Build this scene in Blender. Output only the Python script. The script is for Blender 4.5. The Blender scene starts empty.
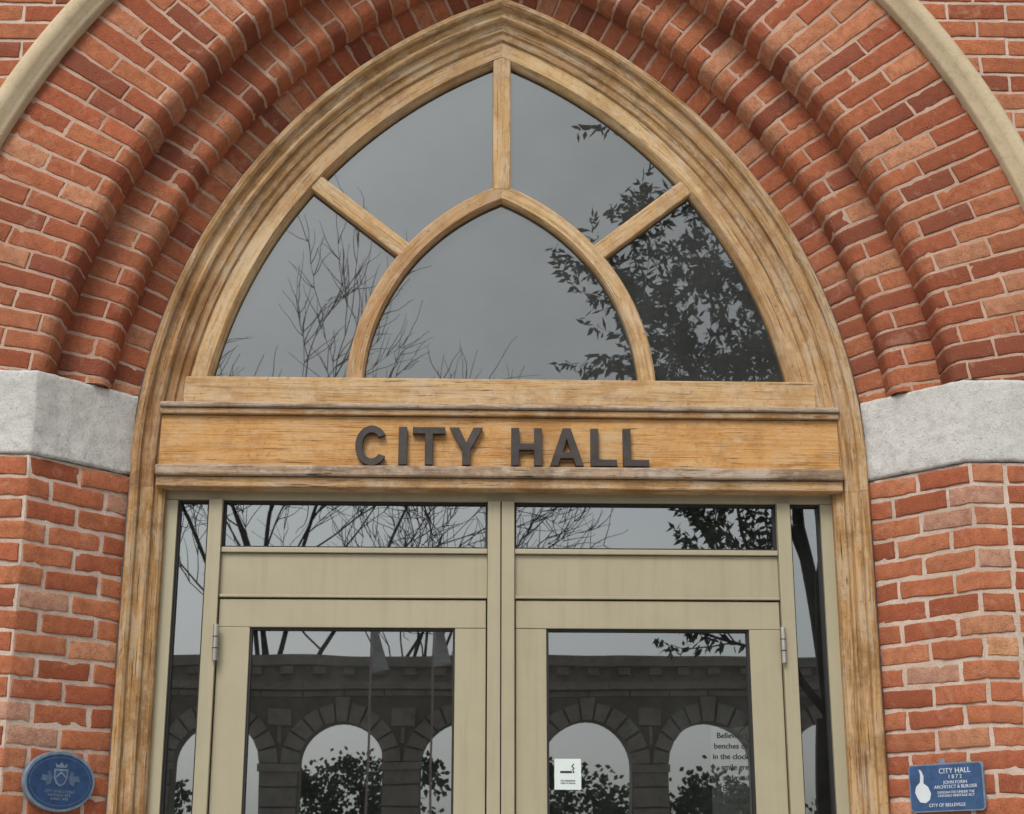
import bpy, bmesh, math, random
from mathutils import Vector, noise, Matrix
random.seed(7)
R = math.radians
sc = bpy.context.scene
EYE = 1.6
E = EYE
# ------------------------------------------------------------------ helpers
def link(o, parent=None):
    sc.collection.objects.link(o)
    if parent: o.parent = parent
    return o
def empty(name, loc=(0,0,0)):
    o = bpy.data.objects.new(name, None); o.empty_display_size = .2
    sc.collection.objects.link(o); o.location = loc
    return o
class MB:
    def __init__(s): s.v=[]; s.f=[]; s.uv=[]; s.c=[]
    def vert(s,p,uv=(0,0),c=(1,1,1)):
        s.v.append(tuple(p)); s.uv.append(uv); s.c.append((c[0],c[1],c[2],1)); return len(s.v)-1
    def face(s,*i): s.f.append(tuple(i))
    def quad(s,ps,uv=None,c=(1,1,1)):
        uv = uv or [(0,0),(1,0),(1,1),(0,1)]
        s.face(*[s.vert(p,uv[k%len(uv)],c) for k,p in enumerate(ps)])
    def box(s,x0,x1,y0,y1,z0,z1,c=(1,1,1)):
        b=[s.vert(p,(p[0],p[2]),c) for p in [(x0,y0,z0),(x1,y0,z0),(x1,y1,z0),(x0,y1,z0),(x0,y0,z1),(x1,y0,z1),(x1,y1,z1),(x0,y1,z1)]]
        for f in [(0,3,2,1),(4,5,6,7),(0,1,5,4),(1,2,6,5),(2,3,7,6),(3,0,4,7)]: s.face(*[b[k] for k in f])
    def build(s,name,mat,parent=None,smooth=False):
        me=bpy.data.meshes.new(name); me.from_pydata(s.v,[],s.f)
        ul=me.uv_layers.new(name='UVMap'); at=me.color_attributes.new('Col','FLOAT_COLOR','POINT')
        li=[0]*len(me.loops); me.loops.foreach_get('vertex_index',li)
        flat=[]
        for i in li: flat+=s.uv[i]
        ul.data.foreach_set('uv',flat)
        cf=[]
        for c in s.c: cf+=c
        at.data.foreach_set('color',cf)
        if smooth: me.polygons.foreach_set('use_smooth',[True]*len(me.polygons))
        me.materials.append(mat); me.update()
        return link(bpy.data.objects.new(name,me),parent)

def mat(name):
    m=bpy.data.materials.new(name); m.use_nodes=True
    nt=m.node_tree; b=nt.nodes['Principled BSDF']
    return m,nt,b
def N(nt,t,**k):
    n=nt.nodes.new(t)
    for a,v in k.items():
        if a.startswith('_'): setattr(n,a[1:],v)
        else: n.inputs[a.replace('__',' ')].default_value=v
    return n
def ramp(nt,fac,stops):
    n=nt.nodes.new('ShaderNodeValToRGB')
    e=n.color_ramp.elements
    while len(e)<len(stops): e.new(.5)
    for i,(p,c) in enumerate(stops):
        e[i].position=p; e[i].color=(c[0],c[1],c[2],1) if hasattr(c,'__len__') else (c,c,c,1)
    nt.links.new(fac,n.inputs[0]); return n.outputs[0]
def mixc(nt,fac,a,b,mode='MIX'):
    n=nt.nodes.new('ShaderNodeMix'); n.data_type='RGBA'; n.blend_type=mode
    for s,v in ((n.inputs[0],fac),(n.inputs[6],a),(n.inputs[7],b)):
        if hasattr(v,'is_linked'): nt.links.new(v,s)
        elif hasattr(v,'__len__'): s.default_value=(v[0],v[1],v[2],1)
        else: s.default_value=v
    return n.outputs[2]
def noi(nt,co,scale,detail=3,rough=.6,dist=0):
    n=N(nt,'ShaderNodeTexNoise',Scale=scale,Detail=detail,Roughness=rough,Distortion=dist)
    nt.links.new(co,n.inputs['Vector']); return n.outputs['Fac']
def bump(nt,b,h,strength=.4,dist=.003):
    n=N(nt,'ShaderNodeBump',Strength=strength,Distance=dist)
    nt.links.new(h,n.inputs['Height']); nt.links.new(n.outputs[0],b.inputs['Normal']); return n
def pos(nt): return nt.nodes.new('ShaderNodeNewGeometry').outputs['Position']
def uvs(nt,sx,sy):
    u=nt.nodes.new('ShaderNodeUVMap'); m=nt.nodes.new('ShaderNodeMapping')
    nt.links.new(u.outputs[0],m.inputs[0]); m.inputs['Scale'].default_value=(sx,sy,1); return m.outputs[0]

# ------------------------------------------------------------------ materials
def brick_mat():
    m,nt,b=mat('brick_clay')
    a=nt.nodes.new('ShaderNodeAttribute'); a.attribute_name='Col'
    p=pos(nt)
    n1=noi(nt,p,30,4,.7); n2=noi(nt,p,190,3,.75); n3=noi(nt,p,1.8,3,.6); n4=noi(nt,p,11,4,.75,.6)
    c=mixc(nt,ramp(nt,n1,[(.38,0.0),(.70,.55)]),a.outputs['Color'],(.25,.08,.045))
    c=mixc(nt,ramp(nt,n4,[(.56,0),(.70,.40)]),c,(.64,.37,.26))
    c=mixc(nt,ramp(nt,n2,[(.30,.85),(.43,0)]),c,(.08,.035,.025))
    c=mixc(nt,ramp(nt,n2,[(.62,0),(.76,.45)]),c,(.70,.46,.34))
    c=mixc(nt,ramp(nt,n3,[(.45,0),(.66,.28)]),c,(.20,.095,.065))
    nt.links.new(c,b.inputs['Base Color']); b.inputs['Roughness'].default_value=.95
    b.inputs['Specular IOR Level'].default_value=.1
    bump(nt,b,mixc(nt,.4,n2,n1),.95,.009)
    return m
def mortar_mat(name,c1,c2):
    m,nt,b=mat(name); p=pos(nt)
    n1=noi(nt,p,6,4,.7); n2=noi(nt,p,220,3,.7); n3=noi(nt,p,2.5,4,.7)
    c=mixc(nt,ramp(nt,n1,[(.35,0),(.65,1)]),c1,c2)
    c=mixc(nt,ramp(nt,n3,[(.48,0),(.68,.4)]),c,tuple(x*.55 for x in c1))
    c=mixc(nt,ramp(nt,n2,[(.3,.6),(.5,0)]),c,(.18,.12,.09))
    nt.links.new(c,b.inputs['Base Color']); b.inputs['Roughness'].default_value=.95
    bump(nt,b,n2,.7,.004); return m
def stone_mat(name,c1,c2,c3,sc1=5,bs=.7,pit=.5):
    m,nt,b=mat(name); p=pos(nt)
    n1=noi(nt,p,sc1,4,.7); n2=noi(nt,p,130,4,.8); n3=noi(nt,p,22,4,.75)
    c=mixc(nt,ramp(nt,n1,[(.35,0),(.65,1)]),c1,c2)
    c=mixc(nt,ramp(nt,n3,[(.50,0),(.66,.6)]),c,c3)
    c=mixc(nt,ramp(nt,n2,[(.34,pit),(.46,0)]),c,tuple(x*.45 for x in c3))
    nt.links.new(c,b.inputs['Base Color']); b.inputs['Roughness'].default_value=.9
    bump(nt,b,mixc(nt,.5,n2,n3),bs,.008); return m
def wood_mat(name,dark,mid,light,grey,greyamt,streak=.7,crack=.9,stain=.6):
    m,nt,b=mat(name)
    a=nt.nodes.new('ShaderNodeAttribute'); a.attribute_name='Col'
    g=noi(nt,uvs(nt,1.8,58),1,5,.8,.9); s=noi(nt,uvs(nt,1.0,17),1,4,.75,1.2)
    k=noi(nt,uvs(nt,3.6,170),1,3,.8,.5); pt=noi(nt,uvs(nt,5,20),1,5,.8,1.2)
    p=pos(nt); w=noi(nt,p,4.5,5,.8); fl=noi(nt,p,55,4,.8)
    c=ramp(nt,g,[(.36,dark),(.47,mid),(.58,light),(.78,mid)])
    c=mixc(nt,.35,c,mid)
    c=mixc(nt,ramp(nt,s,[(.36,streak),(.50,0)]),c,dark)
    c=mixc(nt,ramp(nt,pt,[(.48,0),(.58,.85*greyamt)]),c,grey)
    c=mixc(nt,ramp(nt,w,[(.38,stain),(.52,0)]),c,dark)
    c=mixc(nt,ramp(nt,w,[(.54,0),(.68,.6*greyamt)]),c,grey)
    c=mixc(nt,ramp(nt,k,[(.35,crack),(.41,0)]),c,tuple(x*.22 for x in dark))
    c=mixc(nt,ramp(nt,s,[(.24,crack),(.30,0)]),c,tuple(x*.28 for x in dark))
    c=mixc(nt,ramp(nt,fl,[(.32,.6),(.40,0)]),c,tuple(x*.5 for x in dark))
    c=mixc(nt,1.0,c,a.outputs['Color'],'MULTIPLY')
    nt.links.new(c,b.inputs['Base Color']); b.inputs['Roughness'].default_value=.75
    b.inputs['Specular IOR Level'].default_value=.2
    bump(nt,b,mixc(nt,.5,g,k),.9,.004); return m
def plain(name,c,rough=.5,metal=0,var=.12,sc1=8,spec=.5,bs=.1):
    m,nt,b=mat(name); p=pos(nt)
    n1=noi(nt,p,sc1,3,.65)
    cc=mixc(nt,ramp(nt,n1,[(.3,0),(.7,1)]),tuple(x*(1-var) for x in c),tuple(min(1,x*(1+var)) for x in c))
    nt.links.new(cc,b.inputs['Base Color']); b.inputs['Roughness'].default_value=rough
    b.inputs['Metallic'].default_value=metal; b.inputs['Specular IOR Level'].default_value=spec
    if bs>.15: bump(nt,b,noi(nt,p,120,2,.6),bs,.001)
    return m
def metal_paint(name,c):
    m,nt,b=mat(name); p=pos(nt)
    n1=noi(nt,p,3,4,.7); n2=noi(nt,p,60,4,.8); mp=N(nt,'ShaderNodeMapping'); nt.links.new(p,mp.inputs[0]); mp.inputs['Scale'].default_value=(30,30,1.5)
    n3=noi(nt,mp.outputs[0],1,4,.7)
    cc=mixc(nt,ramp(nt,n1,[(.3,0),(.7,1)]),tuple(x*.93 for x in c),tuple(x*1.04 for x in c))
    cc=mixc(nt,ramp(nt,n3,[(.50,0),(.72,.28)]),cc,tuple(x*.62 for x in c))
    cc=mixc(nt,ramp(nt,n2,[(.66,0),(.74,.35)]),cc,tuple(x*.45 for x in c))
    nt.links.new(cc,b.inputs['Base Color']); b.inputs['Roughness'].default_value=.45; b.inputs['Metallic'].default_value=.08
    return m
def glass_mat(name,refl,tint,wav=.02,dust=(.03,.10)):
    m=bpy.data.materials.new(name); m.use_nodes=True; nt=m.node_tree; nt.nodes.clear()
    out=nt.nodes.new('ShaderNodeOutputMaterial'); mx=nt.nodes.new('ShaderNodeMixShader')
    t=N(nt,'ShaderNodeBsdfTransparent'); t.inputs[0].default_value=(*tint,1)
    g=N(nt,'ShaderNodeBsdfGlossy',Roughness=.01); g.inputs[0].default_value=(.93,.99,1,1)
    d=N(nt,'ShaderNodeBsdfDiffuse'); d.inputs[0].default_value=(.27,.29,.29,1)
    p=pos(nt); n1=noi(nt,p,2.2,1,.4)
    bp=N(nt,'ShaderNodeBump',Strength=wav,Distance=.05); nt.links.new(n1,bp.inputs['Height']); nt.links.new(bp.outputs[0],g.inputs['Normal'])
    lw=N(nt,'ShaderNodeFresnel',IOR=1.5)
    ma=N(nt,'ShaderNodeMath',_operation='ADD'); nt.links.new(lw.outputs[0],ma.inputs[0]); ma.inputs[1].default_value=refl-.04
    nt.links.new(ma.outputs[0],mx.inputs[0]); 
    mx2=nt.nodes.new('ShaderNodeMixShader')
    du=ramp(nt,noi(nt,p,4,5,.7),[(.35,dust[0]),(.75,dust[1])])
    nt.links.new(du,mx2.inputs[0]); nt.links.new(t.outputs[0],mx2.inputs[1]); nt.links.new(d.outputs[0],mx2.inputs[2])
    nt.links.new(mx2.outputs[0],mx.inputs[1]); nt.links.new(g.outputs[0],mx.inputs[2])
    nt.links.new(mx.outputs[0],out.inputs[0]); return m

M_brick=brick_mat()
M_mortA=mortar_mat('mortar_arch',(.52,.32,.23),(.62,.45,.35))
M_mortW=mortar_mat('mortar_wall',(.58,.43,.34),(.70,.59,.50))
M_stone=stone_mat('limestone',(.58,.58,.56),(.70,.70,.68),(.44,.44,.43),6,1.0,.6)
M_hood=stone_mat('hood_sandstone',(.58,.47,.31),(.63,.53,.36),(.46,.36,.23),4,.3,.3)
M_wood=wood_mat('oak',(.25,.13,.05),(.48,.29,.13),(.61,.41,.215),(.54,.43,.31),.8,.7,.95,.65)
M_woodF=wood_mat('oak_frame',(.35,.19,.08),(.57,.37,.18),(.67,.48,.26),(.60,.49,.35),.7,.5,.8,.5)
M_woodL=wood_mat('oak_sign_board',(.36,.17,.055),(.59,.32,.115),(.65,.40,.175),(.60,.42,.24),.7,.35,.8,.5)
M_woodW=wood_mat('oak_weathered',(.19,.13,.09),(.40,.285,.19),(.52,.395,.27),(.50,.43,.36),1.0,.8,.95,.7)
M_metal=metal_paint('beige_aluminium',(.405,.367,.252))
M_panel=metal_paint('beige_panel',(.395,.357,.245))
M_black=plain('black_gasket',(.015,.015,.015),.6)
M_caulk=plain('caulk_grey',(.07,.07,.08),.8)
M_letter=plain('dark_bronze_letter',(.05,.040,.037),.5,.2,.3,20,.5,.3)
M_gl1=glass_mat('tympanum_glass',.165,(.35,.37,.36),.02,(.12,.22))
M_gl2=glass_mat('door_glass',.30,(.45,.47,.46),.01,(.03,.09))
M_steel=plain('hinge_steel',(.5,.5,.48),.35,.8)
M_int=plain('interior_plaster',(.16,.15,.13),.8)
M_bark=plain('bark',(.05,.04,.034),.9,0,.4,10,.2,.8)
M_leaf=plain('leaf',(.06,.08,.035),.7,0,.5,6,.3)
M_leafd=plain('distant_leaf',(.045,.07,.03),.8,0,.5,1,.2)

# ------------------------------------------------------------------ dimensions
C=.712; ZS=EYE+1.468; R0=2.022
HW=R0-C
YW=-.05; YF=-.34
ST0,ST1=EYE+1.437,EYE+1.737
building=empty('city_hall_building')

# ------------------------------------------------------------------ bricks
PAL=[(.53,.18,.09),(.49,.155,.08),(.58,.22,.11),(.44,.135,.07),(.55,.20,.10),(.39,.115,.06),(.60,.25,.135),(.52,.18,.09)]
def pick(wall=False):
    r=random.random()
    if wall and r<.08: c=(.60,.35,.25)
    elif wall and r<.12: c=(.64,.34,.18)
    elif r<.11: c=(.31,.10,.06)
    elif r<.19: c=(.63,.30,.17)
    else: c=random.choice(PAL)
    k=random.uniform(.9,1.1); return tuple(x*k for x in c)
def lines(L,n,hi,extra=()):
    if hi: l=[0,.0014,.0044]+[.0044+(L-.0088)*i/(n) for i in range(1,n)]+[L-.0044,L-.0014,L]
    else: l=[0,.006,L-.006,L]
    for e in extra:
        if .008<e<L-.008: l.append(e)
    return sorted(l)
def hh(d):
    if d<.0005: return -.016
    if d<.003: return -.0022
    return 0
def add_brick(B,S,u0,u1,v0,v1,col,hi=True,rough=1.0,extra=(),clampf=None):
    Lu,Lv=u1-u0,v1-v0
    if Lu<.02 or Lv<.02: return
    nu=max(3,int(Lu/.022)); nv=4
    us=lines(Lu,nu,hi,[e-u0 for e in extra]); vs=lines(Lv,nv,hi)
    sd=random.uniform(0,500); off=random.uniform(-.0012,.0020)*rough
    tu=random.uniform(-.010,.010)*rough; skew=random.uniform(-.0022,.0022)*rough
    idx=[]
    for a in us:
        row=[]
        for b in vs:
            h=min(hh(min(a,Lu-a)),hh(min(b,Lv-b)))
            du=dv=0
            if hi:
                q=Vector((a*30,b*30,sd)); q2=Vector((a*70+7,b*70,sd+9))
                n1=noise.noise(q); n2=noise.noise(q2)
                edge=1 if (min(a,Lu-a)<.007 or min(b,Lv-b)<.007) else 0
                h+= (n1*.0016+n2*.0012)*rough
                if edge: h-=max(0,n2-.1)*.007*rough
                du=noise.noise(q+Vector((31,0,0)))*.0030*rough; dv=(noise.noise(q+Vector((0,47,0)))*.0026+noise.noise(q2+Vector((0,17,0)))*.0012)*rough+skew*(a/Lu-.5)*2
            h+=off+tu*(a-Lu/2)*.2
            P,Nn=S(u0+a+du,v0+b+dv)
            P=P+Nn*h
            if clampf: P=clampf(P)
            row.append(B.vert(P,(u0+a,v0+b),col))
        idx.append(row)
    for i in range(len(us)-1):
        for j in range(len(vs)-1):
            B.face(idx[i][j],idx[i+1][j],idx[i+1][j+1],idx[i][j+1])

def polyprof(pts):
    ls=[0]
    for i in range(len(pts)-1): ls.append(ls[-1]+math.dist(pts[i],pts[i+1]))
    ns=[]
    for i in range(len(pts)-1):
        de,dy=pts[i+1][0]-pts[i][0],pts[i+1][1]-pts[i][1]; l=math.hypot(de,dy)
        ns.append((dy/l,-de/l))
    def f(u):
        u=max(0,min(ls[-1],u))
        k=0
        while k<len(ns)-1 and u>ls[k+1]: k+=1
        t=(u-ls[k])/(ls[k+1]-ls[k])
        e=pts[k][0]+(pts[k+1][0]-pts[k][0])*t; y=pts[k][1]+(pts[k+1][1]-pts[k][1])*t
        seg=ls[k+1]-ls[k]; w=min(.5,.012/seg)
        n=ns[k]
        if t<w and k>0: a=.5+.5*t/w; n=(ns[k][0]*a+ns[k-1][0]*(1-a),ns[k][1]*a+ns[k-1][1]*(1-a))
        elif t>1-w and k<len(ns)-1: a=.5+.5*(1-t)/w; n=(ns[k][0]*a+ns[k+1][0]*(1-a),ns[k][1]*a+ns[k+1][1]*(1-a))
        l=math.hypot(*n); return e,y,n[0]/l,n[1]/l
    return f,ls
def rounded(e0,ya,yb,e1,rr=.05,n=5):
    pts=[(e0,ya)]
    cx,cy=e0+rr,yb+rr
    for i in range(n+1):
        a=math.pi+ (math.pi/2)*i/n
        pts.append((cx+rr*math.cos(a),cy+rr*math.sin(a)))
    pts.append((e1,yb)); return pts
def arch_surface(prof,sgn,rref):
    def S(u,v):
        e,y,ne,ny=prof(u); r=R0+e; th=v/rref
        c,s=math.cos(th),math.sin(th)
        return Vector((sgn*(r*c-C),y,ZS+r*s)),Vector((sgn*c*ne,ny,s*ne))
    return S
BA=MB(); MA=MB()
def clampf(sgn):
    def f(P):
        if P.x*sgn<.003: P.x=.003*sgn
        if P.z<ST1-.002: P.z=ST1-.002
        return P
    return f
orders=[[(0.0,YW),(.012,YW-.004),(.085,YW-.040),(.115,YW-.043)],
 rounded(.100,YW-.03,YW-.148,.285,.045),
 rounded(.275,YW-.135,YF,.715,.045)]
for sgn in (-1,1):
    for k,pts in enumerate(orders):
        f,ls=polyprof(pts); L=ls[-1]
        rmid=R0+(pts[0][0]+min(pts[-1][0],pts[0][0]+.3))/2
        S=arch_surface(f,sgn,rmid)
        thmax=math.acos(C/(R0+pts[-1][0])); th0=math.asin((ST1-ZS)/(R0+pts[-1][0]))-.012
        n=int((thmax-th0)*rmid/.0715)+1
        cf=clampf(sgn)
        for i in range(n+1):
            v0=th0*rmid+i*.0715+random.uniform(-.0012,.0012); v1=v0+.0715-.0085
            if v0/rmid>thmax: break
            if k==2: br=[0,.19,.40,L] if i%2 else [0,.30,L]
            elif k==1: br=[0,L] if i%2 else [0,.165,L]
            else: br=[0,L]
            col=pick()
            for q in range(len(br)-1):
                if q and random.random()<.9: col=pick()
                a=br[q]+(.0042 if q else 0); b_=br[q+1]-(.0042 if q<len(br)-2 else 0)
                add_brick(BA,S,a,b_,v0,v1,col,True,1.2,ls[1:-1],cf)
        nu=len(ls); nvv=70
        grid=[]
        for a in ls:
            row=[]
            for j in range(nvv+1):
                th=th0-.02+(thmax+.03-th0)*j/nvv
                P,Nn=S(a,th*rmid); P=cf(P-Nn*.0034)
                row.append(MA.vert(P,(a,th)))
            grid.append(row)
        for i in range(nu-1):
            for j in range(nvv): MA.face(grid[i][j],grid[i+1][j],grid[i+1][j+1],grid[i][j+1])
def wn(o):
    md=o.modifiers.new('weighted_normals','WEIGHTED_NORMAL'); md.weight=90
wn(BA.build('arch_bricks',M_brick,building,True))
MA.build('arch_mortar',M_mortA,building)

SX=.285
SPL=math.hypot(SX,YW-YF); XC=HW+SX; XW=6.5; ZT=7.6
BW=MB(); MW=MB()
def jamb_surface(sgn):
    t=(SX/SPL,(YF-YW)/SPL); n=(-(YW-YF)/SPL,-SX/SPL)
    def S(u,v):
        if u<SPL: P=Vector((sgn*(HW+t[0]*u),YW+t[1]*u,v)); nn=Vector((sgn*n[0],n[1],0))
        else: P=Vector((sgn*(XC+u-SPL),YF,v)); nn=Vector((0,-1,0))
        d=abs(u-SPL)
        if d<.012:
            a=.5+.5*d/.012; o=Vector((0,-1,0)) if u<SPL else Vector((sgn*n[0],n[1],0))
            nn=(nn*a+o*(1-a)).normalized()
        return P,nn
    return S
PITCH=ST0/41
for sgn in (-1,1):
    S=jamb_surface(sgn); tot=SPL+XW-XC
    for i in range(41):
        z0=i*PITCH+.005; z1=(i+1)*PITCH-.005
        br=[0]+([.10,.315,.525] if i%2 else [.205,SPL,.53])
        while br[-1]<tot: br.append(br[-1]+random.choice([.215,.22,.21,.215,.108]))
        br[-1]=tot
        dz=random.uniform(-.0015,.0015)
        for q in range(len(br)-1):
            x=HW+br[q]
            hi= x<2.7 and z0>1.3
            a=br[q]+(.0055 if q else 0)+random.uniform(0,.004); b_=br[q+1]-.0050-random.uniform(0,.004)
            add_brick(BW,S,a,b_,z0+dz+random.uniform(-.001,.001),z1+dz-random.uniform(0,.003),pick(True),hi,1.6,(SPL,))
    g=[]
    for u in (0,SPL,tot):
        g.append([])
        for z in (0,ST0):
            P,Nn=S(u,z)
            if u==SPL: Nn=Vector((sgn*-.4,-.9,0)).normalized()
            g[-1].append(MW.vert(P-Nn*.0045,(u,z)))
    for i in range(2): MW.face(g[i][0],g[i+1][0],g[i+1][1],g[i][1])
    RH=R0+.77
    def xin(z):
        d=RH*RH-(z-ZS)**2
        if d<=C*C: return 0.0
        return max(0.0,math.sqrt(d)-C)
    def S2(u,v): return Vector((sgn*u,YF,v)),Vector((0,-1,0))
    nrow=int((ZT-ST1)/PITCH)
    inner_stone=2.5
    for i in range(-4,nrow):
        z0=ST1+i*PITCH+.005; z1=z0+PITCH-.010
        x=xin((z0+z1)/2) if i>=0 else inner_stone
        off=.11 if i%2 else 0
        k=math.floor((x-off)/.22)
        edges=[x]; nx=off+(k+1)*.22
        if nx-x<.04: nx+=.22
        while nx<XW: edges.append(nx+random.uniform(-.006,.006)); nx+=.22
        edges.append(XW)
        for q in range(len(edges)-1):
            hi=edges[q]<2.6 and z0<5.4
            add_brick(BW,S2,edges[q]+(.0045 if q else 0),edges[q+1]-.0045,z0,z1,pick(),hi,1.0)
    for i in range(-4,nrow):
        z0=ST1+i*PITCH; z1=z0+PITCH
        a0=xin(z0) if i>=0 else inner_stone; a1=xin(z1) if i>=0 else inner_stone
        MW.quad([(sgn*a0,YF+.0045,z0),(sgn*XW,YF+.0045,z0),(sgn*XW,YF+.0045,z1),(sgn*a1,YF+.0045,z1)])
wn(BW.build('wall_bricks',M_brick,building,True))
MW.build('wall_mortar',M_mortW,building)

for sgn in (-1,1):
    B=MB(); S=jamb_surface(sgn)
    us=[i*.01 for i in range(0,int(SPL/.01)+1)]+[SPL+i*.012 for i in range(0,50)]+[SPL+2.495-XC]
    us=sorted(set(round(u,4) for u in us))
    hz=ST1-ST0
    zs=[ST0+.003,ST0+.005]+[ST0+.005+(hz-.010)*i/26 for i in range(1,26)]+[ST1-.005,ST1-.003]
    g=[]
    for a in us:
        row=[]
        for b in zs:
            P,Nn=S(a,b); h=.006
            ed=min(b-zs[0],zs[-1]-b)
            q=Vector((P.x*14,P.y*14,P.z*14)); h+=noise.noise(q)*.0035+noise.noise(q*3)*.002+noise.noise(q*6.5)*.0013
            dz=noise.noise(q*2+Vector((5,5,5)))*.003
            if ed<.001: h=-.012
            elif ed<.012: h-=max(0,noise.noise(q*3.1+Vector((9,0,0))))*.008
            row.append(B.vert(P+Nn*h+Vector((0,0,dz if ed<.02 else 0)),(a,b)))
        g.append(row)
    for i in range(len(us)-1):
        for j in range(len(zs)-1): B.face(g[i][j],g[i+1][j],g[i+1][j+1],g[i][j+1])
    B.build('impost_stone',M_stone,building,True)

# ------------------------------------------------------------------ swept arch members
def arch_sweep(name,profile,m,c=C,zs=None,r0=None,z0=None,parent=None,n=56,smooth=False,sides=(-1,1),segs=0):
    zs=ZS if zs is None else zs; r0=R0 if r0 is None else r0
    for sgn in sides:
        B=MB(); rows=[]; uo=random.uniform(0,50)
        tl=[random.uniform(.86,1.08) for _ in range(6)]
        for (e,y) in profile:
            r=r0+e
            if z0<zs: pts=[(sgn*(r-c),z0+(zs-z0)*i/4) for i in range(4)]; ths=0
            else: pts=[]; ths=math.asin((z0-zs)/r)
            the=math.acos(c/r)
            for i in range(n+1):
                th=ths+(the-ths)*i/n; pts.append((sgn*(r*math.cos(th)-c),zs+r*math.sin(th)))
            rows.append(pts)
        us=[0]
        for i in range(1,len(rows[0])): us.append(us[-1]+math.dist(rows[0][i],rows[0][i-1]))
        acc=0; idx=[]; off=len(rows[0])-n-1
        def tint(i):
            if not segs: return (1,1,1)
            k=tl[min(segs-1,int(max(0,i-off)/n*segs))]; return (k,k*(.5+.5*k),k*(.3+.7*k))
        for k,(e,y) in enumerate(profile):
            if k: acc+=math.dist(profile[k],profile[k-1])
            idx.append([B.vert((p[0],y,p[1]),(us[i]+uo,acc+uo),tint(i)) for i,p in enumerate(rows[k])])
        for k in range(len(idx)-1):
            for i in range(len(idx[0])-1): B.face(idx[k][i],idx[k][i+1],idx[k+1][i+1],idx[k+1][i])
        B.build(name,m,parent,smooth)
def box(name,x0,x1,y0,y1,z0,z1,m,parent,bev=.0025,seg=2):
    B=MB(); o=random.uniform(0,60)
    vert=(z1-z0)>(x1-x0)
    ps=[(x0,y0,z0),(x1,y0,z0),(x1,y1,z0),(x0,y1,z0),(x0,y0,z1),(x1,y0,z1),(x1,y1,z1),(x0,y1,z1)]
    for f in [(0,3,2,1),(4,5,6,7),(0,1,5,4),(1,2,6,5),(2,3,7,6),(3,0,4,7)]:
        pp=[ps[k] for k in f]
        B.quad(pp,[((p[2]+o,p[0]+p[1]+o) if vert else (p[0]+o,p[2]+p[1]+o)) for p in pp])
    ob=B.build(name,m,parent)
    bm=bmesh.new(); bm.from_mesh(ob.data); bmesh.ops.remove_doubles(bm,verts=bm.verts,dist=1e-5); bm.to_mesh(ob.data); bm.free()
    if bev:
        md=ob.modifiers.new('bevel','BEVEL'); md.width=bev; md.segments=seg; md.limit_method='ANGLE'
    return ob
def bar(name,p1,p2,w,y0,y1,m,parent):
    a=Vector((p1[0],0,p1[1])); b=Vector((p2[0],0,p2[1])); L=(b-a).length
    ob=box(name,0,L,y0,y1,-w/2,w/2,m,parent,.006,2)
    ob.location=a; ob.rotation_euler=(0,-math.atan2(b.z-a.z,b.x-a.x),0); return ob

hp=[(.714,YF+.02),(.714,YF-.030),(.722,YF-.040),(.740,YF-.042),(.752,YF-.060),(.770,YF-.068),(.792,YF-.068),(.808,YF-.056),(.814,YF-.03),(.814,YF+.02)]
arch_sweep('hood_mould',hp,M_hood,z0=ST1+.003,parent=building,smooth=True)
casU=[(0,.0),(0,-.080),(-.006,-.088),(-.022,-.090),(-.032,-.082),(-.036,-.066),(-.058,-.058),(-.072,-.066),(-.080,-.060),(-.084,-.044),(-.112,-.036),(-.118,-.026),(-.140,-.020),(-.146,-.010),(-.146,.05)]
casL=casU[:10]+[(-.110,-.036),(-.118,-.026),(-.118,.05)]
lower=EYE+1.398
arch_sweep('arch_casing',casU,M_wood,z0=lower+.001,parent=building,segs=3)
arch_sweep('caulk_joint',[(.010,-.03),(.010,-.058),(-.002,-.060)],M_caulk,z0=.45,parent=building)
for sgn in (-1,1):
    B=MB(); acc=0; uo=random.uniform(0,30); idx=[]
    for k,(e,y) in enumerate(casL):
        if k: acc+=math.dist(casL[k],casL[k-1])
        x=sgn*(HW+e); idx.append([B.vert((x,y,z),(z+uo,acc+uo),(.94,.92,.88)) for z in (.45,1.4,2.2,lower)])
    for k in range(len(idx)-1):
        for i in range(3): B.face(idx[k][i],idx[k][i+1],idx[k+1][i+1],idx[k+1][i])
    B.build('jamb_casing',M_wood,building)
arch_sweep('tympanum_frame',[(-.144,.05),(-.144,-.006),(-.147,-.010),(-.203,-.010),(-.208,-.004),(-.220,.014),(-.220,.06)],M_woodF,z0=EYE+1.72,parent=building,segs=2)
sp=[(-.032,.055),(-.032,.006),(-.024,-.006),(.024,-.006),(.032,.006),(.032,.055)]
arch_sweep('tracery_arch',sp,M_woodF,c=.325,zs=EYE+1.775,r0=.862,z0=EYE+1.79,parent=building,n=36,segs=2)
box('tracery_mullion',-.034,.034,-.008,.055,EYE+2.58,EYE+3.155,M_woodF,building,.006)
for sgn in (-1,1):
    bar('tracery_strut',(sgn*.350,EYE+2.322),(sgn*.745,EYE+2.638),.064,-.0035,.052,M_woodF,building)
box('tympanum_rail',-1.150,1.150,-.022,.055,EYE+1.70,EYE+1.822,M_woodF,building,.004)
B=MB(); r=R0-.19; pts=[]
z0=EYE+1.79; ths=math.asin((z0-ZS)/r); the=math.acos(C/r)
for i in range(31): th=ths+(the-ths)*i/30; pts.append((-(r*math.cos(th)-C),.034,ZS+r*math.sin(th)))
for i in range(30,-1,-1): th=ths+(the-ths)*i/30; pts.append(((r*math.cos(th)-C),.034,ZS+r*math.sin(th)))
B.face(*[B.vert(p,(p[0],p[2])) for p in pts[::-1]]); B.build('tympanum_glass',M_gl1,building)
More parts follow.
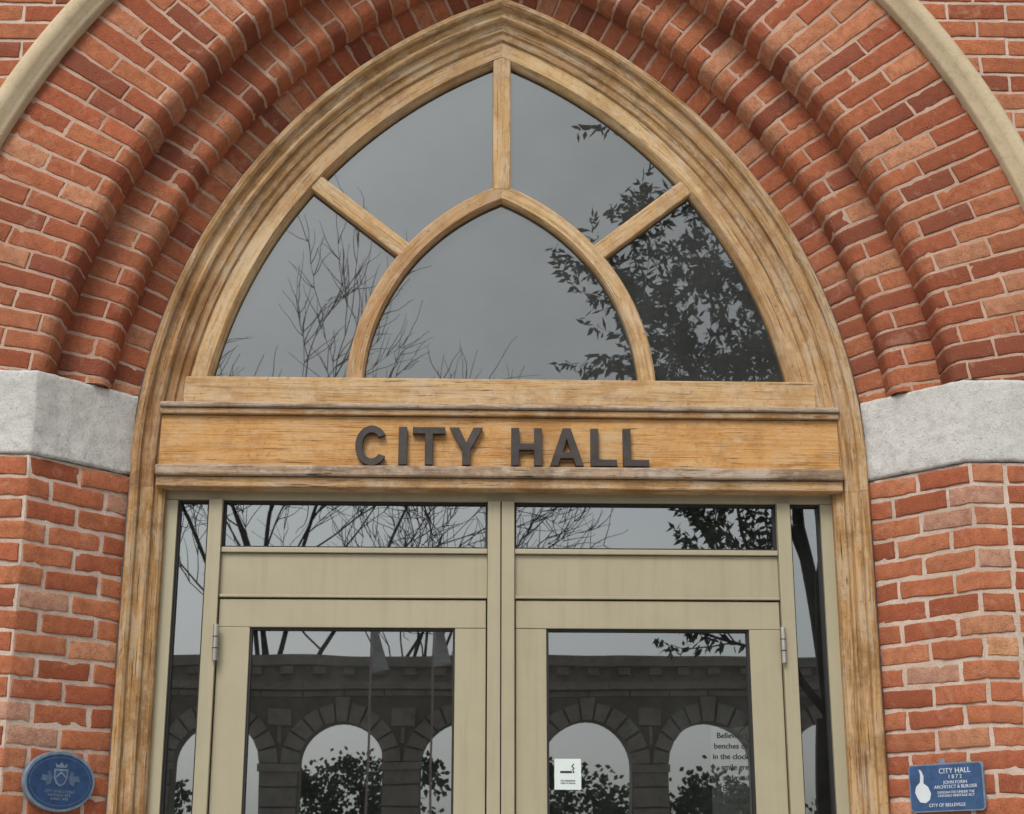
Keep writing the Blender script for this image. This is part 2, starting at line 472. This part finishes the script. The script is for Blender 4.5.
box('lintel_top_moulding',-1.222,1.222,-.082,.03,EYE+1.690,EYE+1.708,M_woodW,building,.006)
box('lintel_bed_moulding',-1.221,1.221,-.070,.03,EYE+1.667,EYE+1.6885,M_wood,building,.004)
box('sign_board',-1.218,1.218,-.052,.03,EYE+1.476,EYE+1.6655,M_woodL,building,.003)
box('lintel_sill',-1.224,1.224,-.090,.03,EYE+1.436,EYE+1.4755,M_woodW,building,.008,3)
box('lintel_drip',-1.220,1.220,-.072,.03,EYE+1.398,EYE+1.4345,M_wood,building,.004)

# ------------------------------------------------------------------ metal frame and doors
zb=.45
def fr(n,x0,x1,z0,z1,y0=0.0,y1=.09,m=M_metal,bev=.002): return box(n,x0,x1,y0,y1,z0,z1,m,building,bev)
fr('frame_head',-1.195,1.195,E+1.368,E+1.418,.004)
HD=.986; MI=.990; MO=1.038
for s in (-1,1):
    a,b=sorted((s*1.195,s*1.150)); fr('frame_jamb',a,b,zb,E+1.367,.002)
    a,b=sorted((s*MO,s*MI)); fr('sidelight_mullion',a,b,zb,E+1.367,-.012)
    a,b=sorted((s*.0485,s*(MI-.001))); fr('transom_panel',a,b,E+1.030,E+1.176,.014,.08,M_panel,.001)
    fr('transom_rail',a,b,E+1.178,E+1.196,.000)
    fr('transom_rail_low',a,b,E+1.018,E+1.028,.002)
    fr('door_top_rail',*sorted((s*.052,s*HD)),E+.914,E+1.012,.010,.06)
    fr('door_hinge_stile',*sorted((s*.876,s*HD)),zb+.02,E+.9132,.0115,.06)
    fr('door_lock_stile',*sorted((s*.052,s*.160)),zb+.02,E+.9132,.0125,.06)
    fr('door_bottom_rail',*sorted((s*.1605,s*.8755)),zb+.02,zb+.28,.0115,.06)
    fr('sidelight_sill',*sorted((s*(MO+.001),s*1.1495)),zb,zb+.3,.006,.08)
    for (x0,x1,z0,z1) in ((.160,.876,zb+.28,E+.914),(.047,MI,E+1.196,E+1.368),(MO,1.150,zb+.3,E+1.368)):
        w=.008; y0,y1=.018,.06
        for q,(a,b,c,d) in enumerate(((x0,x0+w,z0,z1),(x1-w,x1,z0,z1),(x0+w,x1-w,z0,z0+w),(x0+w,x1-w,z1-w,z1))):
            a,b=sorted((s*a,s*b)); box('gasket',a,b,y0+.0004*q,y1,c,d,M_black,building,0)
        a,b=sorted((s*(x0+.004),s*(x1-.004))); 
        B=MB(); yy=.036; B.quad([(a,yy,z0),(b,yy,z0),(b,yy,z1),(a,yy,z1)]); B.build('glazing',M_gl2,building)
    for hz in (E+.855,zb+1.1,zb+.2):
        bpy.ops.mesh.primitive_cylinder_add(vertices=16,radius=.009,depth=.125,location=(s*(HD+.003),-.022,hz))
        o=bpy.context.object; o.name='hinge_barrel'; o.data.materials.append(M_steel); o.parent=building
        for q in (-.02,.02):
            bpy.ops.mesh.primitive_cylinder_add(vertices=16,radius=.0102,depth=.003,location=(s*(HD+.003),-.022,hz+q))
            o=bpy.context.object; o.name='hinge_knuckle'; o.data.materials.append(M_black); o.parent=building
fr('center_mullion_a',-.0475,-.002,zb,E+1.367,-.010)
fr('center_mullion_b',.002,.0475,zb,E+1.367,-.010)
box('center_mullion_groove',-.003,.003,.0,.05,zb,E+1.367,M_black,building,0)
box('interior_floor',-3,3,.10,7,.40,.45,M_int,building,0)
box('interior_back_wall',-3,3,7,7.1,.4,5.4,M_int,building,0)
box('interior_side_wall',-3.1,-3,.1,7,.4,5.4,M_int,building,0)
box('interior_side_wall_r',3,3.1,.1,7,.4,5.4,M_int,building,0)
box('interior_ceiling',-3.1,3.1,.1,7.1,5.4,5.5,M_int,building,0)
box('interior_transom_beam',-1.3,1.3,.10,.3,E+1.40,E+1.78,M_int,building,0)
box('building_body_left',-XW,-3.2,-.3,9,0,ZT,M_mortW,building,0)
box('building_body_right',3.2,XW,-.3,9,0,ZT,M_mortW,building,0)
box('building_roof',-XW-.2,XW+.2,-.55,9,ZT,ZT+.35,M_hood,building,.02)
box('building_back',-XW,XW,9,9.2,0,ZT,M_mortW,building,0)
box('landing',-2.2,2.2,-1.5,.10,.0,.449,M_stone,building,.01)
for i in range(2): box('step',-2.2,2.2,-1.5-.32*(i+1),-1.5-.32*i,0,.30-.15*i,M_stone,building,.01)

# ------------------------------------------------------------------ sign letters
sign=empty('city_hall_sign',(0,-.066,E+1.482))
CH=.139
def letter(name,splines,x0,w,wu):
    cu=bpy.data.curves.new(name,'CURVE'); cu.dimensions='2D'; cu.fill_mode='BOTH'; cu.extrude=.010; cu.bevel_depth=.001; cu.offset=-.001
    for s in splines:
        sp_=cu.splines.new('POLY'); sp_.points.add(len(s)-1); sp_.use_cyclic_u=True
        for i,(x,y) in enumerate(s): sp_.points[i].co=(x0+x*w/wu,y*CH,0,1)
    cu.materials.append(M_letter)
    o=bpy.data.objects.new(name,cu); link(o,sign); o.rotation_euler=(R(90),0,0)
Cp=[]
for i in range(37): a=R(33+(327-33)*i/36); Cp.append((.43+.43*math.cos(a),.5+.53*math.sin(a)))
for i in range(29): a=R(320-(320-40)*i/28); Cp.append((.43+.245*math.cos(a),.5+.345*math.sin(a)))
rect=lambda a,b,c,d:[(a,c),(b,c),(b,d),(a,d)]
Hs=[(0,0),(.2,0),(.2,.415),(.58,.415),(.58,0),(.78,0),(.78,1),(.58,1),(.58,.59),(.2,.59),(.2,1),(0,1)]
Ts=[(.315,0),(.515,0),(.515,.825),(.83,.825),(.83,1),(0,1),(0,.825),(.315,.825)]
Ys=[(0,1),(.235,1),(.42,.60),(.605,1),(.84,1),(.52,.4),(.52,0),(.32,0),(.32,.4)][::-1]
As=[(0,0),(.205,0),(.275,.2),(.605,.2),(.675,0),(.88,0),(.545,1),(.335,1)]
Ah=[(.333,.365),(.547,.365),(.44,.72)]
Ls=[(0,0),(.67,0),(.67,.175),(.2,.175),(.2,1),(0,1)]
letter('letter_c',[Cp],-.522,.116,.86)
letter('letter_i',[rect(0,.2,0,1)],-.368,.030,.2)
letter('letter_t',[Ts],-.318,.116,.83)
letter('letter_y',[Ys],-.186,.118,.84)
letter('letter_h',[Hs],.034,.110,.78)
letter('letter_a',[As,Ah],.172,.121,.88)
letter('letter_l',[Ls],.318,.094,.67)
letter('letter_l',[Ls],.434,.093,.67)

# ------------------------------------------------------------------ plaques
M_blue=plain('plaque_blue',(.035,.085,.20),.45,0,.25,30,.5,.2)
M_navy=plain('plaque_navy',(.022,.065,.165),.5,0,.3,30,.4,.3)
M_rim=plain('plaque_silver_blue',(.20,.26,.34),.45,.2,.25,40)
M_rel=plain('plaque_relief',(.09,.15,.24),.5,.1,.3,40)
M_white=plain('plaque_white',(.62,.68,.72),.5,0,.1)
M_stick=plain('sticker_white',(.66,.74,.73),.5,0,.05)
M_paper=plain('faded_poster_paper',(.74,.74,.70),.8,0,.25,30)
M_ink=plain('ink_black',(.02,.02,.02),.6)
M_ink2=plain('ink_grey',(.02,.02,.02),.6)
def text(body,size,loc,m,parent,align='CENTER',ext=.0006,bold=0.0,name='lettering'):
    cu=bpy.data.curves.new(name,'FONT'); cu.body=body; cu.size=size; cu.align_x=align; cu.align_y='CENTER'; cu.extrude=ext; cu.offset=bold
    cu.space_line=.95; cu.materials.append(m)
    o=bpy.data.objects.new(name,cu); link(o,parent); o.location=loc; return o
def curve_shape(name,pts,z,ext,m,parent,bev=0):
    cu=bpy.data.curves.new(name,'CURVE'); cu.dimensions='2D'; cu.fill_mode='BOTH'; cu.extrude=ext; cu.bevel_depth=bev
    for P in (pts if isinstance(pts[0][0],(tuple,list)) else [pts]):
        s=cu.splines.new('POLY'); s.points.add(len(P)-1); s.use_cyclic_u=True
        for i,(x,y) in enumerate(P): s.points[i].co=(x,y,0,1)
    cu.materials.append(m); o=bpy.data.objects.new(name,cu); link(o,parent); o.location=(0,0,z); return o
def splay_empty(name,sgn,s,z):
    tx,ty=SX/SPL,(YF-YW)/SPL
    e=empty(name,(sgn*(HW+tx*s),YW+ty*s,z))
    xa=Vector((tx,sgn*ty,0))
    za=Vector((-sgn*(YW-YF)/SPL,-SX/SPL,0)); ya=Vector((0,0,1))
    e.rotation_euler=Matrix((xa,ya,za)).transposed().to_euler(); 
    e.location=Vector(e.location)+za*.006
    return e
ell=lambda a,b,n=48:[(a*math.cos(2*math.pi*i/n),b*math.sin(2*math.pi*i/n)) for i in range(n)]
pl=splay_empty('heritage_plaque',-1,.206,E+.370)
curve_shape('plate_rim',ell(.130,.094),.006,.006,M_rim,pl,.003)
curve_shape('plate_face',ell(.122,.086),.0125,.003,M_navy,pl,.001)
curve_shape('inner_ring',[ell(.114,.078),ell(.112,.076)],.0162,.0005,M_rel,pl)
curve_shape('crest_shield',[(-.026,.040),(.026,.040),(.026,.012),(.016,-.008),(0,-.016),(-.016,-.008),(-.026,.012)],.0165,.001,M_rim,pl)
curve_shape('crest_field',[(-.020,.034),(.020,.034),(.020,.014),(.011,-.003),(0,-.009),(-.011,-.003),(-.020,.014)],.018,.001,M_blue,pl)
curve_shape('crest_chevron',[(-.018,.010),(0,.026),(.018,.010),(.018,.016),(0,.032),(-.018,.016)],.0195,.0008,M_rim,pl)
curve_shape('crest_crown',[(-.020,.044),(-.022,.058),(-.010,.050),(0,.062),(.010,.050),(.022,.058),(.020,.044)],.0165,.001,M_rim,pl)
for sx in (-1,1):
    curve_shape('crest_supporter',[(sx*.036,-.008),(sx*.031,.012),(sx*.038,.034),(sx*.050,.030),(sx*.046,.018),(sx*.066,.02),(sx*.074,.002),(sx*.054,.000),(sx*.052,-.014)],.0165,.001,M_rel,pl)
text('CITY OF BELLEVILLE\nHERITAGE SITE\nANNO 1978',.0125,(0,-.044,.0165),M_rim,pl)

pr=splay_empty('information_plaque',1,.236,E+.357)
def rr(w,h,r,n=5):
    P=[]
    for cx,cy,a0 in ((w-r,h-r,0),(-w+r,h-r,90),(-w+r,-h+r,180),(w-r,-h+r,270)):
        for i in range(n+1): a=R(a0+90*i/n); P.append((cx+r*math.cos(a),cy+r*math.sin(a)))
    return P
curve_shape('plate_rim',rr(.136,.077,.014),.005,.004,M_rim,pr,.001)
curve_shape('plate_face',rr(.132,.073,.011),.0095,.0015,M_blue,pr)
curve_shape('logo_bird',[(-.108,-.030),(-.098,-.045),(-.078,-.048),(-.062,-.038),(-.056,-.018),(-.066,.004),(-.082,.016),(-.080,.040),(-.088,.058),(-.097,.062),(-.092,.045),(-.094,.020),(-.110,.006),(-.115,-.012)],.0115,.0006,M_white,pr)
text('CITY HALL',.024,(.035,.052,.0115),M_white,pr)
text('1 8 7 2',.018,(.035,.033,.0115),M_white,pr)
text('JOHN FORIN\nARCHITECT & BUILDER',.015,(.035,.008,.0115),M_white,pr)
text('DESIGNATED UNDER THE\nONTARIO HERITAGE ACT',.0115,(.035,-.022,.0115),M_white,pr)
text('CITY OF BELLEVILLE',.015,(.0,-.057,.0115),M_white,pr)
curve_shape('fixing_tab',ell(.012,.012,20),.0,.004,M_rim,pr).location=(-.01,.082,.004)

ns=empty('no_smoking_sign',(.232,.0335,E+.415)); ns.rotation_euler=(R(90),0,0)
curve_shape('sticker',rr(.046,.052,.003),0,.0006,M_stick,ns)
curve_shape('cigarette',[(-.026,.004),(.014,.004),(.014,.011),(-.026,.011)],.0012,.0003,M_ink,ns)
curve_shape('ember',[(.017,.004),(.022,.004),(.022,.011),(.017,.011)],.0012,.0003,M_ink,ns)
curve_shape('smoke',[(.014,.014),(.020,.020),(.012,.026),(.020,.036),(.023,.034),(.016,.027),(.024,.020),(.018,.013)],.0012,.0003,M_ink,ns)
text('NO SMOKING\nwithin 9 metres',.008,(0,-.026,.0012),M_ink2,ns)
gt=empty('door_poster',(.866,.0335,E+.53)); gt.rotation_euler=(R(90),0,0)
curve_shape('paper',[(-.135,.05),(-.06,.045),(-.002,.052),(-.002,-.9),(-.14,-.9),(-.138,-.3)],-.006,.0004,M_paper,gt)
text("Belleville's\nbenches ch\nin the clock\nsmile gre\nand read\nBelleville\never for",.0265,(-.006,-.09,.0006),M_ink2,gt,'RIGHT',.0003,.0003).data.space_line=1.35

# ------------------------------------------------------------------ surroundings
M_ground=plain('ground_grass',(.07,.09,.04),.95,0,.3,2)
M_pave=stone_mat('sidewalk_concrete',(.30,.29,.27),(.36,.35,.33),(.24,.23,.21),2,.3)
M_road=plain('asphalt',(.05,.05,.052),.9,0,.2,3)
B=MB(); B.quad([(-400,-600,-.14),(400,-600,-.14),(400,200,-.14),(-400,200,-.14)]); B.build('ground',M_ground)
B=MB(); B.box(-60,60,-6.8,.5,-.13,0); B.build('sidewalk',M_pave)
B=MB(); B.quad([(-120,-16,-.12),(120,-16,-.12),(120,-6.8,-.12),(-120,-6.8,-.12)]); B.build('road',M_road)
B=MB(); B.box(-60,60,-24,-16,-.13,.002); B.build('plaza_pavement',M_pave)
B=MB()
for i in range(-20,20): B.quad([(i*3,-11.45,-.114),(i*3+1.5,-11.45,-.114),(i*3+1.5,-11.35,-.114),(i*3,-11.35,-.114)])
B.build('road_marking',plain('road_paint',(.7,.6,.15),.7))

m,nt,b=mat('arcade_stone'); p=pos(nt)
n1=noi(nt,p,2.5,5,.7); c=mixc(nt,ramp(nt,n1,[(.35,0),(.65,1)]),(.38,.34,.28),(.52,.48,.41))
n1=noi(nt,p,9,4,.7); c=mixc(nt,ramp(nt,n1,[(.5,0),(.7,.5)]),c,(.20,.18,.15))
nt.links.new(c,b.inputs['Base Color']); b.inputs['Roughness'].default_value=.9; M_arc=m
M_joint=plain('arcade_joint_stone',(.26,.235,.195),.9,0,.2,4)
arcade=empty('stone_arcade',(0,-22,0))
SPC=2.06; RA=.71; SPZ=3.77; TOPZ=5.0
B=MB(); T=.5
def fb(P):
    B.quad([(x,0,z) for x,z in P]); B.quad([(x,-T,z) for x,z in P][::-1])
for k in range(-7,8):
    cx=-.02+k*SPC; h=SPC/2
    for s in (-1,1):
        a,b2=sorted((cx+s*RA,cx+s*h)); fb([(a,0),(b2,0),(b2,SPZ),(a,SPZ)])
        B.quad([(cx+s*RA,0,0),(cx+s*RA,-T,0),(cx+s*RA,-T,SPZ),(cx+s*RA,0,SPZ)])
        fb([(cx+s*h,SPZ),(cx+s*h,TOPZ),(cx+s*RA,TOPZ),(cx+s*RA,SPZ)])
    n=20
    for i in range(n):
        a0=math.pi*i/n; a1=math.pi*(i+1)/n
        p0=(cx+RA*math.cos(a0),SPZ+RA*math.sin(a0)); p1=(cx+RA*math.cos(a1),SPZ+RA*math.sin(a1))
        fb([p0,(p0[0],TOPZ),(p1[0],TOPZ),p1])
        B.quad([(p0[0],0,p0[1]),(p0[0],-T,p0[1]),(p1[0],-T,p1[1]),(p1[0],0,p1[1])])
B.build('arcade_wall',M_joint,arcade)
B=MB()
for k in range(-7,8):
    cx=-.02+k*SPC
    for i in range(11):
        a0=math.pi*i/11+.022; a1=math.pi*(i+1)/11-.022; ro=RA+.30+(.1 if i==5 else 0)
        P=[(cx+r_*math.cos(a),SPZ+r_*math.sin(a)) for r_,a in ((RA,a0),(ro,a0),(ro,a1),(RA,a1))]
        B.quad([(x,.07,z) for x,z in P])
        for q in range(4): B.quad([(P[q][0],.07,P[q][1]),(P[(q+1)%4][0],.07,P[(q+1)%4][1]),(P[(q+1)%4][0],0,P[(q+1)%4][1]),(P[q][0],0,P[q][1])])
    for j in range(11):
        z0=j*.34+.02
        B.box(cx+RA+.02,cx+SPC-RA-.02,0.001,.06,z0,z0+.31)
    B.box(cx+RA-.02,cx+SPC-RA+.02,.0,.12,SPZ-.12,SPZ)
    for (za,zb_) in ((SPZ+.34,SPZ+.62),(SPZ+.64,SPZ+.92)):
        d=max(0,(za-SPZ)); half=math.sqrt(max(.01,(RA+.33)**2-d*d))
        if cx+half+.05<cx+SPC-half: B.box(cx+half+.02,cx+SPC-half-.02,0.001,.05,za,zb_)
    for q in range(3): B.box(cx-.33+q*.69-.33,cx-.33+q*.69+.33,0.001,.04,SPZ+1.12,TOPZ-.02) 
B.build('arcade_voussoirs',M_arc,arcade)
B=MB(); x0,x1=-.02-7.5*SPC,-.02+7.5*SPC
B.box(x0-.1,x1+.1,-T-.1,.12,TOPZ,TOPZ+.12); B.box(x0,x1,-T,.03,TOPZ+.12,TOPZ+.38); B.box(x0-.15,x1+.15,-T-.15,.2,TOPZ+.38,TOPZ+.55)
for i in range(60): B.box(x0+i*.515,x0+i*.515+.2,.03,.14,TOPZ+.24,TOPZ+.37)
B.build('arcade_cornice',M_arc,arcade)
M_flag=plain('flag_cloth',(.75,.75,.73),.8)
for (fx,hz) in ((-1.55,5.95),(-.55,6.05)):
    fp=empty('flagpole',(fx,-20.6,0)); B=MB(); B.box(-.018,.018,-.018,.018,0,hz); B.build('pole',M_steel,fp)
    B=MB(); n=8
    for i in range(n):
        t0,t1=i/n,(i+1)/n; f=lambda t:.05+.24*t
        B.quad([(.02,.02*math.sin(9*t0),hz-.05-.8*t0),(.02+f(t0),.08*math.sin(7*t0),hz-.05-.75*t0),(.02+f(t1),.08*math.sin(7*t1),hz-.05-.75*t1),(.02,.02*math.sin(9*t1),hz-.05-.8*t1)])
    B.build('flag',M_flag,fp)

def tube(B,pts,rads,ns=6):
    prev=None; 
    for i,p in enumerate(pts):
        d=(pts[min(i+1,len(pts)-1)]-pts[max(i-1,0)]).normalized()
        a=d.cross(Vector((.31,.95,.1))).normalized(); b_=d.cross(a)
        ring=[B.vert(p+(a*math.cos(2*math.pi*k/ns)+b_*math.sin(2*math.pi*k/ns))*rads[i]) for k in range(ns)]
        if prev:
            for k in range(ns): B.face(prev[k],prev[(k+1)%ns],ring[(k+1)%ns],ring[k])
        prev=ring
def make_tree(name,base,height,seed,lean=(0,0,0),leafy=0,levels=4,spread=.55,trunk_r=.12,leaf=.13,nch=3,tf=.35,wob=.16,k=1.0,limbs=()):
    rn=random.Random(seed); W=MB(); Lf=MB(); t=empty(name,base)
    def rv(s): return Vector((rn.uniform(-s,s),rn.uniform(-s,s),rn.uniform(-s,s)))
    def leafspray(p,d):
        for q in range(leafy):
            o=p+d*(q*.05)+rv(.04)
            ld=(d*.5+rv(.8)+Vector((0,0,-.45))).normalized(); sd=ld.cross(rv(1)).normalized()
            l=leaf*rn.uniform(.7,1.2); w=l*.19
            Lf.quad([o,o+ld*l*.45+sd*w,o+ld*l,o+ld*l*.45-sd*w])
    def grow(p,d,L,r,lev):
        n=6; pts=[p]; rs=[r]
        for i in range(n):
            d=(d+rv(wob)+Vector((0,0,.05))).normalized(); p=p+d*(L/n); pts.append(p); rs.append(r*(1-.6*(i+1)/n))
            if lev>0 and i>=1:
                for q in range(1 if lev>1 else nch-1):
                    if rn.random()<.85:
                        nd=(d*.75+rv(1).normalized()*spread*1.2+Vector((0,0,.08))).normalized()
                        grow(p,nd,L*rn.uniform(.42,.62),max(.004*k,rs[-1]*.55),lev-1)
            if leafy and lev<=1: leafspray(p,d)
        tube(W,pts,rs,7 if lev>2 else 4)
        if leafy: leafspray(p,d)
    d=(Vector((0,0,1))+Vector(lean)).normalized()
    th=height*tf
    pts=[d*th*i/5+rv(.03) for i in range(6)]
    tube(W,pts,[trunk_r*(1.15-.25*i/5) for i in range(6)],10)
    for q in range(4):
        nd=(d+rv(1)*.45); nd.z=abs(nd.z)+.2
        grow(pts[-1],nd.normalized(),height*.5,trunk_r*.55,levels-1)
    for (dd,L,r,lv) in limbs: grow(pts[-1],Vector(dd).normalized(),L,r,lv)
    W.build('trunk_and_limbs',M_bark,t)
    if leafy: Lf.build('foliage',M_leaf,t)
    return t
make_tree('bare_tree',(-3.9,-27,0),13.6,5,levels=4,spread=.5,trunk_r=.11,k=2.4,wob=.24,limbs=(((-.10,0,1),6.6,.07,3),((-.24,.1,1),5.8,.06,3)))
make_tree('bare_tree',(-1.5,-27,0),10.4,21,levels=4,spread=.55,trunk_r=.085,k=2.4,wob=.24)
make_tree('leafy_tree',(4.15,-14,0),10.4,11,lean=(.06,0,0),leafy=6,levels=4,spread=.6,trunk_r=.20,leaf=.15,limbs=(((-1,.1,.95),3.2,.06,2),((-1,-.25,1.1),3.0,.05,2)))
rn=random.Random(9); B=MB()
for t in range(44):
    cx=-32+t*1.55+rn.uniform(-.6,.6); cy=rn.uniform(-42,-34); hgt=rn.uniform(3.8,5.4)*(1.14 if 1.2<cx<4.2 else 1)
    for k in range(14):
        ox,oy,oz=cx+rn.gauss(0,.9),cy+rn.gauss(0,1),hgt*rn.uniform(.3,.92); rad=rn.uniform(.35,.8)
        for q in range(110):
            v=Vector((rn.gauss(0,1),rn.gauss(0,1),rn.gauss(0,1))).normalized()*rad*rn.uniform(.3,1.05)
            o=Vector((ox,oy,oz))+v; a=Vector((rn.uniform(-1,1),rn.uniform(-1,1),rn.uniform(-1,1))).normalized()*.085; b_=a.cross(Vector((rn.uniform(-1,1),1,rn.uniform(-1,1)))).normalized()*.06
            B.quad([o-a,o-b_,o+a,o+b_])
B.build('distant_trees',M_leafd)

# ------------------------------------------------------------------ light
w=bpy.data.worlds.new('World'); sc.world=w; w.use_nodes=True; nt=w.node_tree
sky=nt.nodes.new('ShaderNodeTexSky'); sky.sky_type='NISHITA'; sky.sun_disc=False
sky.sun_elevation=R(48); sky.sun_rotation=R(199); sky.air_density=1.0; sky.dust_density=4
hs=N(nt,'ShaderNodeHueSaturation',Saturation=.25,Value=1.0)
nt.links.new(sky.outputs[0],hs.inputs['Color']); bg=nt.nodes['Background']; nt.links.new(hs.outputs[0],bg.inputs[0]); bg.inputs[1].default_value=.138
sl=bpy.data.lights.new('sun','SUN'); sl.energy=1.5; sl.angle=R(22); sl.color=(1,.94,.84)
so=bpy.data.objects.new('sun',sl); link(so)
sd=Vector((-.35*math.cos(R(48)),-.94*math.cos(R(48)),math.sin(R(48))))
so.rotation_euler=(-sd).to_track_quat('-Z','Y').to_euler()
sc.view_settings.view_transform='Standard'; sc.view_settings.look='None'; sc.view_settings.exposure=0

# ------------------------------------------------------------------ camera
cam=bpy.data.cameras.new('camera'); co=bpy.data.objects.new('camera',cam); link(co); sc.camera=co
cam.sensor_width=36; cam.lens=1634/1024*36; cam.clip_end=2000
co.location=(-.15,-5.70,EYE); co.rotation_euler=(R(90+16.8),0,R(-1.9))
